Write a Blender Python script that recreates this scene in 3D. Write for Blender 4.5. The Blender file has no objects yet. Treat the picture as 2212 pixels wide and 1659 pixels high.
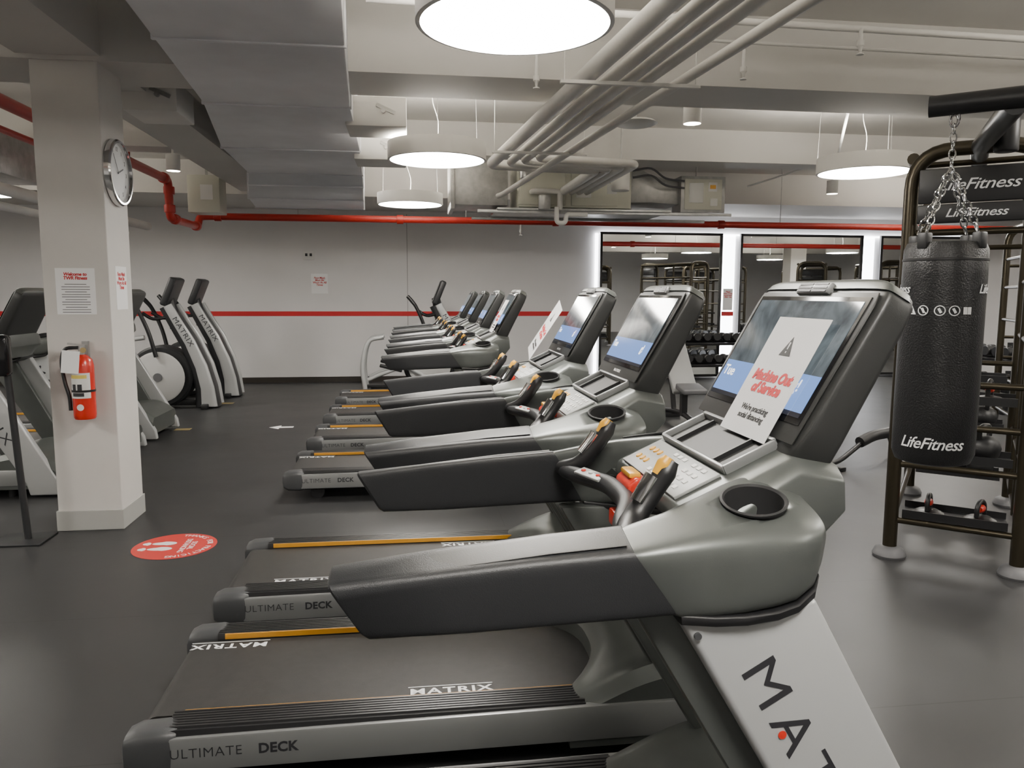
import bpy, bmesh, math, random
from mathutils import Vector, Matrix
random.seed(4)
SC=bpy.context.scene; COL=SC.collection
# ---------------------------------------------------------------- materials
MATS={}
def mat(name,col,rough=0.5,metal=0.0,nscale=0,namt=0.0,bump=0.0,bscale=200,emit=0,ecol=None,coat=0,spec=None,trans=0):
    if name in MATS: return MATS[name]
    m=bpy.data.materials.new(name);m.use_nodes=True
    nt=m.node_tree;b=nt.nodes['Principled BSDF']
    c=(*col,1)
    b.inputs['Base Color'].default_value=c
    b.inputs['Roughness'].default_value=rough
    b.inputs['Metallic'].default_value=metal
    if coat: b.inputs['Coat Weight'].default_value=coat;b.inputs['Coat Roughness'].default_value=.1
    if spec is not None: b.inputs['Specular IOR Level'].default_value=spec
    if emit:
        b.inputs['Emission Color'].default_value=(*(ecol or col),1);b.inputs['Emission Strength'].default_value=emit
    tc=nt.nodes.new('ShaderNodeTexCoord')
    if namt:
        n=nt.nodes.new('ShaderNodeTexNoise');n.inputs['Scale'].default_value=nscale;n.inputs['Detail'].default_value=5
        nt.links.new(tc.outputs['Object'],n.inputs['Vector'])
        r=nt.nodes.new('ShaderNodeValToRGB')
        r.color_ramp.elements[0].position=.3;r.color_ramp.elements[1].position=.7
        r.color_ramp.elements[0].color=(*[x*(1-namt) for x in col],1)
        r.color_ramp.elements[1].color=(*[min(1,x*(1+namt)) for x in col],1)
        nt.links.new(n.outputs['Fac'],r.inputs['Fac']);nt.links.new(r.outputs['Color'],b.inputs['Base Color'])
    if bump:
        n2=nt.nodes.new('ShaderNodeTexNoise');n2.inputs['Scale'].default_value=bscale;n2.inputs['Detail'].default_value=3
        nt.links.new(tc.outputs['Object'],n2.inputs['Vector'])
        bu=nt.nodes.new('ShaderNodeBump');bu.inputs['Strength'].default_value=bump;bu.inputs['Distance'].default_value=.002
        nt.links.new(n2.outputs['Fac'],bu.inputs['Height']);nt.links.new(bu.outputs['Normal'],b.inputs['Normal'])
    MATS[name]=m;return m
M_gray=mat('satin_greengray',(.115,.124,.117),.36,.45,8,.05,.05,400)
M_char=mat('charcoal_textured',(.021,.022,.024),.42,0,0,0,.25,500)
M_hous=mat('housing_charcoal',(.034,.035,.034),.38,.1,0,0,.1,500)
M_black=mat('black_plastic',(.010,.010,.011),.4)
M_blackg=mat('black_gloss',(.008,.008,.009),.12)
M_silver=mat('silver_paint',(.46,.47,.47),.33,.25)
M_panel=mat('silver_panel',(.25,.255,.255),.35,.4)
M_disc=mat('flywheel_light_gray',(.45,.45,.44),.4)
M_capg=mat('endcap_gray',(.055,.057,.06),.4,0,0,0,.1,300)
M_belt=mat('belt_rubber',(.019,.018,.017),.55,0,30,.15,.3,600)
M_rail=mat('footrail_black',(.016,.016,.017),.35)
M_cup=mat('cup_gray',(.028,.028,.029),.6,spec=.2)
M_yel=mat('yellow_plastic',(.72,.36,.02),.35)
M_strip=mat('yellow_strip',(.58,.27,.02),.4)
M_red=mat('red_plastic',(.60,.03,.015),.3)
M_chrome=mat('chrome',(.7,.7,.7),.12,1)
M_steel=mat('galvanized_steel',(.42,.42,.41),.38,.5,12,.15)
M_white=mat('white_paint',(.70,.69,.66),.55,0,3,.02)
M_ink=mat('ink_black',(.01,.01,.01),.6)
M_inkred=mat('ink_red',(.55,.015,.02),.6)
M_inkgray=mat('ink_gray',(.026,.026,.030),.5)
M_wlet=mat('white_lettering',(.75,.75,.75),.5)
M_paper=mat('paper',(.72,.72,.72),.7)
M_poster=mat('poster_paper',(.88,.88,.88),.6)
M_keys=mat('key_panel_gray',(.32,.33,.32),.4)
M_tray=mat('tray_dark',(.03,.03,.03),.5)
M_bronze=mat('bronze_steel',(.055,.046,.030),.28,.7)
M_leather=mat('bag_mesh_black',(.011,.011,.012),.34,0,0,0,1.0,150)
M_redpipe=mat('red_pipe',(.40,.020,.012),.35)
M_foam=mat('white_pipe',(.62,.61,.58),.5,0,6,.04)
M_duct=mat('duct_wrap',(.70,.71,.74),.42,0,2.5,.07,.15,12)
M_beige=mat('metal_beige',(.56,.56,.48),.4,.1)
M_rubber=mat('rubber_black',(.012,.012,.013),.45)
M_ext=mat('extinguisher_red',(.58,.025,.012),.25,coat=.5)
M_lab=mat('label_white',(.72,.72,.70),.5)
M_pad=mat('gray_pad',(.10,.10,.105),.5,0,0,0,.2,200)
M_lampw=mat('lamp_shade_white',(.78,.77,.74),.45)
M_diff=mat('lamp_diffuser',(1,.97,.9),.5,emit=54.0,ecol=(1,.955,.885))
M_up=mat('lamp_uplight',(1,.97,.9),.5,emit=44.0,ecol=(1,.93,.82))
M_strl=mat('backlight_strip',(1,1,1),.5,emit=12.0,ecol=(.95,.96,1))
M_dl=mat('downlight_glow',(1,.9,.7),.5,emit=70,ecol=(1,.87,.66))
M_mirror=mat('mirror_glass',(.90,.92,.92),.01,1)
M_clockf=mat('clock_face',(.72,.73,.73),.4)
M_stk=mat('sticker_red',(.50,.03,.025),.5)
M_gold=mat('yellow_tag',(.34,.26,.11),.5)
# ---------------------------------------------------------------- geometry
def g_box(c,d,rot=None):
    v=[]
    for i in (-.5,.5):
        for j in (-.5,.5):
            for k in (-.5,.5):
                p=Vector((i*d[0],j*d[1],k*d[2]))
                if rot is not None:p=rot@p
                v.append(p+Vector(c))
    f=[(0,1,3,2),(4,6,7,5),(0,4,5,1),(2,3,7,6),(0,2,6,4),(1,5,7,3)]
    return v,f
def g_prism(pts,a0,a1,axis='y'):
    n=len(pts);v=[]
    for a in (a0,a1):
        for p,q in pts:
            v.append(Vector((p,a,q)) if axis=='y' else Vector((a,p,q)) if axis=='x' else Vector((p,q,a)))
    f=[tuple(range(n)),tuple(range(2*n-1,n-1,-1))]
    for i in range(n):
        j=(i+1)%n;f.append((i,j,n+j,n+i))
    return v,f
def g_loft(rings,cap=True,closed=False):
    n=len(rings[0]);v=[Vector(p) for r in rings for p in r];f=[]
    R=len(rings)
    for r in range(R if closed else R-1):
        s=(r+1)%R
        for i in range(n):
            j=(i+1)%n;f.append((r*n+i,r*n+j,s*n+j,s*n+i))
    if cap and not closed:
        f.append(tuple(range(n)));f.append(tuple(range((R-1)*n,R*n)))
    return v,f
def g_lathe(prof,M=None,n=28):
    # profile that ends where it starts is a closed ring (no caps)
    M=M or Matrix();v=[];f=[];rows=[]
    closed=len(prof)>2 and abs(prof[0][0]-prof[-1][0])<1e-6 and abs(prof[0][1]-prof[-1][1])<1e-6 and prof[0][0]>1e-6
    if closed:prof=prof[:-1]
    for r,z in prof:
        if abs(r)<1e-6:
            rows.append([len(v)]);v.append(M@Vector((0,0,z)))
        else:
            rows.append(list(range(len(v),len(v)+n)))
            for i in range(n):
                a=2*math.pi*i/n;v.append(M@Vector((r*math.cos(a),r*math.sin(a),z)))
    pairs=list(zip(rows,rows[1:]))
    if closed:pairs.append((rows[-1],rows[0]))
    for a,b in pairs:
        for i in range(n):
            j=(i+1)%n
            if len(a)==1 and len(b)==1:break
            if len(a)==1:f.append((a[0],b[j],b[i]))
            elif len(b)==1:f.append((a[i],a[j],b[0]))
            else:f.append((a[i],a[j],b[j],b[i]))
    if not closed:
        if len(rows[0])>1:f.append(tuple(rows[0]))
        if len(rows[-1])>1:f.append(tuple(rows[-1]))
    return v,f
def g_cyl(p0,p1,r,n=20,r1=None):
    p0=Vector(p0);p1=Vector(p1);d=p1-p0;L=d.length
    q=d.to_track_quat('Z','Y').to_matrix().to_4x4();q.translation=p0
    return g_lathe([(r,0),(r if r1 is None else r1,L)],q,n)
def smooth_pts(pts,sub):
    if sub<=1 or len(pts)<3:return [Vector(p) for p in pts]
    P=[Vector(p) for p in pts];P=[P[0]*2-P[1]]+P+[P[-1]*2-P[-2]];o=[]
    for i in range(1,len(P)-2):
        for k in range(sub):
            t=k/sub;a,b,c,d=P[i-1],P[i],P[i+1],P[i+2]
            o.append(.5*((2*b)+(c-a)*t+(2*a-5*b+4*c-d)*t*t+(3*b-a-3*c+d)*t**3))
    o.append(P[-2]);return o
def g_tube(pts,r,sub=5,n=12,sx=1,closed=False):
    rr=r if isinstance(r,(list,tuple)) else None
    P=smooth_pts(pts,sub)
    m=len(P);rings=[];up=None
    for i,p in enumerate(P):
        a=P[i-1] if (i>0 or closed) else p;b=P[(i+1)%m] if (i<m-1 or closed) else p
        t=(b-a).normalized()
        if up is None:
            up=Vector((0,0,1)) if abs(t.z)<.9 else Vector((0,1,0))
        x=t.cross(up)
        if x.length<1e-4:x=t.cross(Vector((0,1,0)))
        x.normalize();up=x.cross(t).normalized()
        if rr:
            q=i/(m-1)*(len(rr)-1);k=min(int(q),len(rr)-2);rad=rr[k]+(rr[k+1]-rr[k])*(q-k)
        else:rad=r
        rings.append([p+x*math.cos(2*math.pi*j/n)*rad*sx+up*math.sin(2*math.pi*j/n)*rad for j in range(n)])
    return g_loft(rings,closed=closed)
def fillet(pts,rad=.12,k=5):
    P=[Vector(p) for p in pts];o=[P[0]]
    for i in range(1,len(P)-1):
        a=(P[i-1]-P[i]);b=(P[i+1]-P[i]);ra=min(rad,a.length*.45,b.length*.45)
        A=P[i]+a.normalized()*ra;B=P[i]+b.normalized()*ra
        for j in range(k+1):
            t=j/k;o.append(A*(1-t)**2+P[i]*2*t*(1-t)+B*t*t)
    o.append(P[-1]);return o
def fm(o,xd,yd):
    x=Vector(xd).normalized();y=Vector(yd).normalized();z=x.cross(y)
    m=Matrix((x,y,z)).transposed().to_4x4();m.translation=Vector(o);return m
def g_text(s,size,M,ext=.0008,spacing=1.0,bold=0,shear=0,align='CENTER',line=1.0,sx=1.0):
    cu=bpy.data.curves.new('t','FONT');cu.body=s;cu.size=size;cu.extrude=ext;cu.space_character=spacing
    cu.offset=bold;cu.shear=shear;cu.align_x=align;cu.align_y='CENTER';cu.space_line=line;cu.resolution_u=3
    ob=bpy.data.objects.new('t',cu);COL.objects.link(ob)
    bpy.context.view_layer.update()
    me=bpy.data.meshes.new_from_object(ob.evaluated_get(bpy.context.evaluated_depsgraph_get()))
    v=[M@Vector((p.co.x*sx,p.co.y,p.co.z)) for p in me.vertices];f=[tuple(p.vertices) for p in me.polygons]
    bpy.data.objects.remove(ob);bpy.data.curves.remove(cu);bpy.data.meshes.remove(me)
    return v,f
def join(*gs):
    v=[];f=[]
    for a,b in gs:
        o=len(v);v+=list(a);f+=[tuple(i+o for i in q) for q in b]
    return v,f
def xf(g,M):return [M@Vector(p) for p in g[0]],g[1]
ORG={}
def mk(name,geom,mt,parent=None,bev=0,seg=2,ang=32,smooth=True,label=None,cat=None,group=None,kind=None,origin=None):
    v,f=geom
    lo=[min(p[i] for p in v) for i in range(3)];hi=[max(p[i] for p in v) for i in range(3)]
    c=Vector([(a+b)/2 for a,b in zip(lo,hi)])
    if parent is None: c.z=lo[2]
    if origin:c=Vector(origin)
    me=bpy.data.meshes.new(name);me.from_pydata([Vector(p)-c for p in v],[],f)
    bm=bmesh.new();bm.from_mesh(me)
    bmesh.ops.recalc_face_normals(bm,faces=bm.faces)
    if bev:
        es=[e for e in bm.edges if len(e.link_faces)==2 and e.calc_face_angle(0)>math.radians(ang)]
        bmesh.ops.bevel(bm,geom=es,offset=bev,segments=seg,profile=.5,affect='EDGES',clamp_overlap=True)
    for fc in bm.faces:fc.smooth=smooth
    for e in bm.edges:
        if len(e.link_faces)==2 and e.calc_face_angle(0)>math.radians(38):e.smooth=False
    bm.to_mesh(me);bm.free();me.materials.append(mt)
    ob=bpy.data.objects.new(name,me);COL.objects.link(ob)
    ORG[ob]=c
    if parent is not None:
        ob.parent=parent;ob.location=c-ORG[parent]
    else:ob.location=c
    if label:ob['label']=label
    if cat:ob['category']=cat
    if group:ob['group']=group
    if kind:ob['kind']=kind
    return ob
def root(name,loc,label,cat,group=None):
    e=bpy.data.objects.new(name,None);COL.objects.link(e);e.empty_display_size=.1
    e.location=loc;ORG[e]=Vector(loc);e['label']=label;e['category']=cat
    if group:e['group']=group
    return e
def dup(ob,loc=None,rz=None,parent=None,label=None):
    o=ob.copy();COL.objects.link(o)
    if parent is not None:o.parent=parent
    if loc is not None:o.location=loc
    if rz is not None:o.rotation_euler=(0,0,rz)
    if label:o['label']=label
    for c in ob.children:dup(c,parent=o)
    return o
def struct(name,geom,mt,bev=0):
    return mk(name,geom,mt,bev=bev,smooth=False,kind='structure')
# ---------------------------------------------------------------- room
ZB=3.15;ZC=3.65;YW=14.6;XL=-9.0;XR=17.0;YF=-4.0
def floor_mat():
    m=mat('rubber_floor',(.032,.032,.033),.36,spec=.35)
    nt=m.node_tree;b=nt.nodes['Principled BSDF'];tc=nt.nodes['Texture Coordinate']
    br=nt.nodes.new('ShaderNodeTexBrick');br.inputs['Scale'].default_value=1;br.inputs['Mortar Size'].default_value=.0022
    br.inputs['Brick Width'].default_value=9.0;br.inputs['Row Height'].default_value=1.3;br.offset=.37
    br.inputs['Color1'].default_value=(.036,.036,.037,1);br.inputs['Color2'].default_value=(.041,.041,.042,1);br.inputs['Mortar'].default_value=(.016,.016,.016,1)
    nt.links.new(tc.outputs['Object'],br.inputs['Vector'])
    n=nt.nodes.new('ShaderNodeTexNoise');n.inputs['Scale'].default_value=1.3;n.inputs['Detail'].default_value=9;n.inputs['Roughness'].default_value=.7
    nt.links.new(tc.outputs['Object'],n.inputs['Vector'])
    mx=nt.nodes.new('ShaderNodeMix');mx.data_type='RGBA';mx.blend_type='MULTIPLY';mx.inputs[0].default_value=.5
    nt.links.new(br.outputs['Color'],mx.inputs[6]);nt.links.new(n.outputs['Fac'],mx.inputs[7])
    nt.links.new(mx.outputs[2],b.inputs['Base Color'])
    mr=nt.nodes.new('ShaderNodeMapRange');mr.inputs[3].default_value=.34;mr.inputs[4].default_value=.50
    nt.links.new(n.outputs['Fac'],mr.inputs[0]);nt.links.new(mr.outputs[0],b.inputs['Roughness'])
    n2=nt.nodes.new('ShaderNodeTexNoise');n2.inputs['Scale'].default_value=260
    nt.links.new(tc.outputs['Object'],n2.inputs['Vector'])
    bu=nt.nodes.new('ShaderNodeBump');bu.inputs['Strength'].default_value=.12;bu.inputs['Distance'].default_value=.001
    nt.links.new(n2.outputs['Fac'],bu.inputs['Height']);nt.links.new(bu.outputs['Normal'],b.inputs['Normal'])
    return m
M_wall=mat('wall_paint',(.74,.73,.73),.6,0,1.2,.02,.05,60)
M_ceil=mat('ceiling_paint',(.62,.605,.575),.7,0,1.5,.03,.15,25)
struct('floor',g_box(((XL+XR)/2,(YW+YF)/2,-.05),(XR-XL,YW-YF,.1)),floor_mat())
struct('ceiling',g_box(((XL+XR)/2,(YW+YF)/2,ZC+.05),(XR-XL,YW-YF,.1)),M_ceil)
struct('wall_back',g_box(((XL+XR)/2,YW+.05,ZC/2),(XR-XL,.1,ZC)),M_wall)
struct('wall_front',g_box(((XL+XR)/2,YF-.05,ZC/2),(XR-XL,.1,ZC)),M_wall)
struct('wall_left',g_box((XL-.05,(YW+YF)/2,ZC/2),(.1,YW-YF,ZC)),M_wall)
struct('wall_right',g_box((XR+.05,(YW+YF)/2,ZC/2),(.1,YW-YF,ZC)),M_wall)
struct('trim_1',g_box(((XL+3.3)/2,YW-.004,1.27),(3.3-XL,.008,.085)),M_inkred)
M_base=mat('baseboard_dark',(.03,.025,.02),.5)
struct('baseboard_back',g_box(((XL+3.5)/2,YW-.006,.05),(3.5-XL,.012,.10)),M_base)
struct('trim_2',g_box((-.0,YW-.003,1.55),(.012,.004,3.1)),mat('panel_joint',(.35,.35,.35),.6))
struct('trim_3',g_box(((XL+XR)/2,5.87,(ZB+ZC)/2),(XR-XL,.64,ZC-ZB)),M_ceil)
struct('trim_4',g_box((-2.23,(YF+12.4)/2,(ZB+.03+ZC)/2),(.52,12.4-YF,ZC-ZB-.03)),M_ceil)
struct('trim_5',g_box(((XL+XR)/2,13.55,(ZB+ZC)/2),(XR-XL,2.1,ZC-ZB)),M_ceil)
struct('trim_6',g_box(((XL+XR)/2,9.5,(ZB+.12+ZC)/2),(XR-XL,.4,ZC-ZB-.12)),M_ceil)
struct('trim_7',g_box(((XL+XR)/2,1.6,(ZB+ZC)/2),(XR-XL,.6,ZC-ZB)),M_ceil)
M_pil=mat('pillar_paint',(.62,.60,.57),.6,0,4,.02,.2,60)
struct('wall_pillar',g_box((-2.21,5.785,1.6),(.42,.43,3.2)),M_pil,.006)
struct('baseboard_pillar',g_box((-2.21,5.785,.07),(.44,.45,.14)),mat('pillar_base',(.38,.38,.36),.5),.003)
struct('wall_column',g_box((11.9,6.2,1.6),(.5,.5,3.2)),M_pil,.006)
for i,(x0,x1) in enumerate([(3.66,6.05),(6.46,8.98),(9.40,11.4)]):
    mr=root('wall_mirror',((x0+x1)/2,YW-.12,0),'tall backlit wall mirror in a thin black frame','mirror','gym wall mirrors')
    z0,z1=.06,2.80;w=.045;y=YW-.12
    fr=join(g_box(((x0+x1)/2,y,z1),(x1-x0,.06,w)),g_box(((x0+x1)/2,y,z0),(x1-x0,.06,w)),g_box((x0,y,(z0+z1)/2),(w,.06,z1-z0+w)),g_box((x1,y,(z0+z1)/2),(w,.06,z1-z0+w)))
    mk('mirror_frame',fr,M_black,mr)
    mk('mirror_glass',g_box(((x0+x1)/2,y+.005,(z0+z1)/2),(x1-x0-.04,.02,z1-z0-.04)),M_mirror,mr,smooth=False)
    for xx in (x0+.3,x1-.3):mk('mounting_rail',g_box((xx,YW-.055,1.4),(.1,.09,2.5)),M_black,mr)
for i,(x0,x1) in enumerate([(3.57,3.62),(6.14,6.37),(9.08,9.30)]):
    mk('light_strip',g_box(((x0+x1)/2,YW-.03,1.40),(x1-x0,.04,2.8)),M_strl,smooth=False,label='glowing white vertical light strip beside the mirrors',cat='light',group='mirror light strips')
mk('light_strip',g_box((7.5,YW-.045,2.80),(7.7,.03,.03)),M_strl,smooth=False,label='added glowing white strip brightening the wall above the mirrors',cat='light',group='mirror light strips')  # added strip; the wall above the mirrors is bright without one
mk('wall_stripe',g_box((6.25,YW-.055,1.27),(.24,.008,.085)),M_inkred,smooth=False,label='short red painted stripe between two mirrors',cat='stripe')
# ---------------------------------------------------------------- lamps
def lamp(loc,label):
    x,y=loc;r=.435;z0=2.84;z1=2.99
    L=root('pendant_lamp',(x,y,z0),label,'ceiling lamp','round drum pendant lamps')
    mk('lamp_shade',g_lathe([(r,z0+.0),(r+.008,z0+.004),(r+.008,z1),(r-.006,z1),(r-.006,z0+.03),(r-.012,z0+.03),(r-.012,z0),(r,z0)],Matrix.Translation((x,y,0)),64),M_lampw,L)
    mk('diffuser',g_lathe([(0,z0+.004),(r-.013,z0+.004),(r-.013,z0+.02),(0,z0+.02)],Matrix.Translation((x,y,0)),64),M_diff,L)
    mk('uplight_panel',g_lathe([(0,z1-.03),(r-.05,z1-.03),(r-.05,z1-.015),(0,z1-.015)],Matrix.Translation((x,y,0)),48),M_up,L)
    for k in range(3):
        a=2*math.pi*k/3+.5
        mk('suspension_cable',g_cyl((x+(r-.002)*math.cos(a),y+(r-.002)*math.sin(a),z1-.01),(x+(r-.02)*math.cos(a),y+(r-.02)*math.sin(a),ZC),.002,6),M_steel,L)
    mk('power_cable',g_tube([(x,y,z1-.02),(x+.01,y,z1+.2),(x-.04,y,z1+.4),(x,y,ZC)],.004,5,6),M_white,L)
    return L
L0=lamp((.49,3.57),'round white drum pendant lamp glowing above the treadmills')
for (x,y) in [(.28,7.17),(.05,10.75),(4.47,7.24),(4.47,3.0),(-5.0,3.0),(-5.3,6.6),(.42,.0),(4.4,-.2),(8.3,3.5),(8.3,7.3),(8.3,10.9),(-5.2,10.4),(-5.0,-.8),(12.4,3.5),(12.4,8.0),(14.5,11)]:  # most of these lamps are added out of view to light the closed room
    dup(L0,(x,y,2.84))
# ---------------------------------------------------------------- treadmill
def se(c,e,a):
    ca,sa=math.cos(a),math.sin(a)
    return (math.copysign(abs(ca)**(2/e),ca),math.copysign(abs(sa)**(2/e),sa))
def secring(xb,zb,xt,zt,yo,yi,e=3,tilt=0,n=24,s=-1):
    r=[];m=(yo+yi)/2;hw=(yo-yi)/2
    for k in range(n):
        b,c=se(0,e,2*math.pi*(k+.5)/n);t=(c+1)/2
        r.append((xb+(xt-xb)*t,s*(m+b*hw),zb+(zt-zb)*t-tilt*b*hw*t))
    return r
def boolean_cut(ob,cutter_geom):
    c=mk('cutter',cutter_geom,M_black)
    c.parent=ob.parent;c.location=ORG[c]-ORG[ob.parent]
    md=ob.modifiers.new('b','BOOLEAN');md.object=c;md.operation='DIFFERENCE';md.solver='EXACT'
    bpy.context.view_layer.update()
    me=bpy.data.meshes.new_from_object(ob.evaluated_get(bpy.context.evaluated_depsgraph_get()))
    ob.modifiers.clear()
    if len(me.polygons)>10:
        ob.data=me
        while len(me.materials)>1:me.materials.pop(index=1)
        for p in me.polygons:p.material_index=0
    bpy.data.objects.remove(c)
def treadmill():
    X0=.2
    T=root('treadmill',(X0,0,0),'gray and black commercial treadmill with large touchscreen console','treadmill','row of treadmills')
    mk('deck_base',g_box((.12,0,.135),(1.9,.80,.11)),M_black,T,.01)
    for s in (-1,1):
        mk('side_panel',g_prism([(-.845,.095),(-.845,.212),(1.10,.232),(1.16,.10)],s*.40,s*.436),M_panel,T,.008)
        mk('rear_end_cap',g_loft([[(x,s*(m+b*w),z+c*h) for b,c in [se(0,4,2*math.pi*k/20) for k in range(20)]] for x,m,w,z,h in [(-.935,.375,.045,.16,.035),(-.925,.38,.058,.16,.06),(-.89,.38,.064,.158,.078),(-.80,.38,.064,.158,.082),(-.765,.375,.056,.158,.075)]]),M_capg,T)
        pr=[(s*.292,.205),(s*.292,.226)]
        for k in range(7):
            y=.30+k*.0155;pr+=[(s*y,.237),(s*(y+.009),.237),(s*(y+.011),.230),(s*(y+.0145),.230)]
        pr+=[(s*.418,.232),(s*.425,.20)]
        mk('foot_rail',g_prism(pr,-.80,.60,'x'),M_rail,T)
        mk('yellow_edge_strip',g_box((-.09,s*.292,.227),(1.36,.006,.022)) if s>0 else g_box((-.09,-.2935,.2295),(1.36,.004,.008)),M_strip,T)
    pr=[(.75,.212),(.75,.12)]+[(-.865-.046*math.sin(a),.166-.046*math.cos(a)) for a in [math.pi*k/8 for k in range(9)]]
    mk('running_belt',g_prism(pr,-.285,.285),M_belt,T)
    mk('belt_lettering',g_text('MATRIX',.056,fm((.14,-.235,.2126),(1,0,0),(0,1,0)),.0004,1.15,.0012,sx=1.35),M_wlet,T)
    mk('belt_line',g_box((.14,-.200,.2128),(.31,.004,.0012)),M_wlet,T)
    mk('belt_line',g_box((.14,-.270,.2128),(.31,.004,.0012)),M_wlet,T)
    mk('belt_lettering',g_text('MATRIX',.056,fm((-.74,.235,.2126),(-1,0,0),(0,-1,0)),.0004,1.15,.0012,sx=1.35),M_wlet,T)
    mk('belt_line',g_box((-.74,.270,.2128),(.31,.004,.0012)),M_wlet,T)
    mk('side_lettering',join(g_text('ULTIMATE',.047,fm((-.785,-.4368,.158),(1,0,.01),(0,0,1)),.0006,1.08,-.0006,align='LEFT'),g_text('DECK',.047,fm((-.505,-.4368,.16),(1,0,.01),(0,0,1)),.0006,1.05,.0015,align='LEFT')),M_inkgray,T)
    nx,ny=16,22;v=[];f=[]
    for i in range(nx+1):
        t=i/nx
        for j in range(ny+1):
            u=-1+2*j/ny;y=u*.425
            x0=.545+.155*max(0,1-abs(u/.70)**3.0)
            x=x0+(1.27-x0)*t
            zz=.215+.150*math.sin(min(1,(x-.52)/.45)*math.pi/2)**1.1*(1-max(0,(x-1.02)/.25)**2*.75)
            if i==0:zz=max(.215,zz-.02)
            zz-=.05*max(0,(abs(u)-.86)/.14)**2
            v.append(Vector((x,y,zz)))
    N=len(v)
    for i in range(nx):
        for j in range(ny):
            a=i*(ny+1)+j;f.append((a,a+1,a+ny+2,a+ny+1))
    bd=[j for j in range(ny+1)]+[i*(ny+1)+ny for i in range(1,nx+1)]+[nx*(ny+1)+j for j in range(ny-1,-1,-1)]+[i*(ny+1) for i in range(nx-1,0,-1)]
    for b in bd:v.append(Vector((v[b].x,v[b].y,.07)))
    nb=len(bd)
    for k in range(nb):
        l=(k+1)%nb;f.append((bd[k],bd[l],N+l,N+k))
    f.append(tuple(N+k for k in range(nb)))
    mk('motor_hood',(v,f),M_gray,T)
    for s in (-1,1):
        up=mk('upright',g_prism([(.497,1.045),(1.045,.12),(1.07,0.02),(1.31,0.02),(1.295,.12),(.765,1.075)],s*.375,s*.443),M_silver,T,.012,3)
        mk('upright_post',g_prism([(.42,1.05),(.96,.14),(1.12,.14),(.66,1.05)],s*.325,s*.38),M_gray,T,.012)
        mk('pivot_bolt',g_cyl((.530,s*.440,1.015),(.530,s*.449,1.015),.007,14),M_capg,T)
        if s<0:
            d=Vector((.505,0,-.863)).normalized();u=Vector((.863,0,.505))
            c=Vector((.792,-.4437,.700))
            mk('upright_lettering',g_text('MATRIX',.106,fm(c,d,u),.0005,1.28,-.0004,sx=1.30),M_inkgray,up)
            mk('red_dot',g_lathe([(0,0),(.0085,0),(.0085,.0008),(0,.0008)],fm(c-d*.133-u*.020-Vector((0,.001,0)),d,u),16),M_red,up)
        mk('handrail',g_loft([secring(*q,s=s,n=32) for q in [(-.088,1.062,-.130,1.128,.434,.380,4,0),(-.083,1.045,-.146,1.146,.444,.364,6,.1),(-.072,1.040,-.142,1.150,.448,.358,7,.15),(.10,1.042,.04,1.168,.450,.352,8,.22),(.30,1.049,.22,1.184,.451,.350,8,.24),(.492,1.056,.402,1.196,.453,.345,8,.26)]]),M_char,T)
        mk('handrail_cap',g_loft([secring(*q,s=s,n=20) for q in [(-.120,1.144,-.120,1.150,.425,.372,4,.22),(.05,1.160,.05,1.1695,.432,.366,5,.24),(.25,1.180,.25,1.1905,.432,.362,5,.26),(.395,1.190,.395,1.2005,.432,.360,5,.26)]]),M_hous,T)
        sh=mk('shoulder_housing',g_loft([secring(*q,s=s,n=48) for q in [(.488,1.054,.400,1.192,.451,.347,7,.26),(.500,1.050,.414,1.196,.456,.343,7,.26),(.56,1.049,.49,1.212,.460,.325,6,.27),(.62,1.050,.575,1.228,.463,.285,5.5,.28),(.68,1.055,.655,1.240,.462,.235,5,.28),(.725,1.062,.725,1.246,.454,.20,5,.28),(.762,1.080,.775,1.244,.437,.19,5,.26),(.785,1.105,.800,1.236,.412,.19,4.5,.24),(.797,1.14,.808,1.220,.37,.21,3.5,.2)]]),M_gray,T)
        ax=Vector((-.10,s*.24,1)).normalized()
        CM=ax.to_track_quat('Z','Y').to_matrix().to_4x4();CM.translation=Vector((.674,s*.352,1.238))
        boolean_cut(sh,g_lathe([(.040,-.095),(.056,-.04),(.0605,.12)],CM,36))
        mk('cup_holder',g_lathe([(0,-.098),(.0395,-.098),(.0555,-.04),(.0590,.002),(.0645,.006),(.0655,.010),(.061,.012),(.0572,.008),(.0535,-.04),(.037,-.092),(0,-.092)],CM,40),M_cup,T)
        mk('lower_trim',g_loft([secring(*q,s=s,n=24) for q in [(.497,1.038,.494,1.062,.452,.345,6),(.56,1.034,.556,1.058,.461,.325,6),(.62,1.034,.62,1.058,.464,.285,6),(.68,1.040,.68,1.064,.463,.235,6),(.725,1.049,.725,1.072,.454,.2,6),(.765,1.068,.767,1.093,.436,.19,6),(.785,1.090,.788,1.112,.41,.19,6)]]),M_black,T)
    mk('console_base',g_loft([[(x,y,z) for (x,z) in [(.585-dx,1.150),(.552+dx,1.168),(.560+dx,1.204-dz),(.80,1.318-dz),(.90,1.30-dz),(.905,1.20),(.84,1.10+dz),(.66,1.09+dz)]] for y,dx,dz in [(-.30,.06,.035),(-.265,.01,.008),(-.20,0,0),(.20,0,0),(.265,.01,.008),(.30,.06,.035)]]),M_gray,T,.008)
    sl=Vector((.24,0,.114)).normalized();nn=Vector((-sl.z,0,sl.x))
    def onb(t,y,h):
        return Vector((.560,0,1.204))+sl*t+nn*h+Vector((0,y,0))
    rot=Matrix((sl,Vector((0,1,0)),nn)).transposed()
    kp=mk('key_panel',g_box(onb(.065,0,.004),(.115,.40,.008),rot),M_keys,T,.003)
    for y in (.13,.16,.10):
        for t in (.045,.085):
            mk('yellow_key',g_lathe([(0,0),(.0095,0),(.0085,.003),(0,.003)],fm(onb(t,y,.008),sl,(0,1,0)),14),M_yel,kp)
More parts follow.
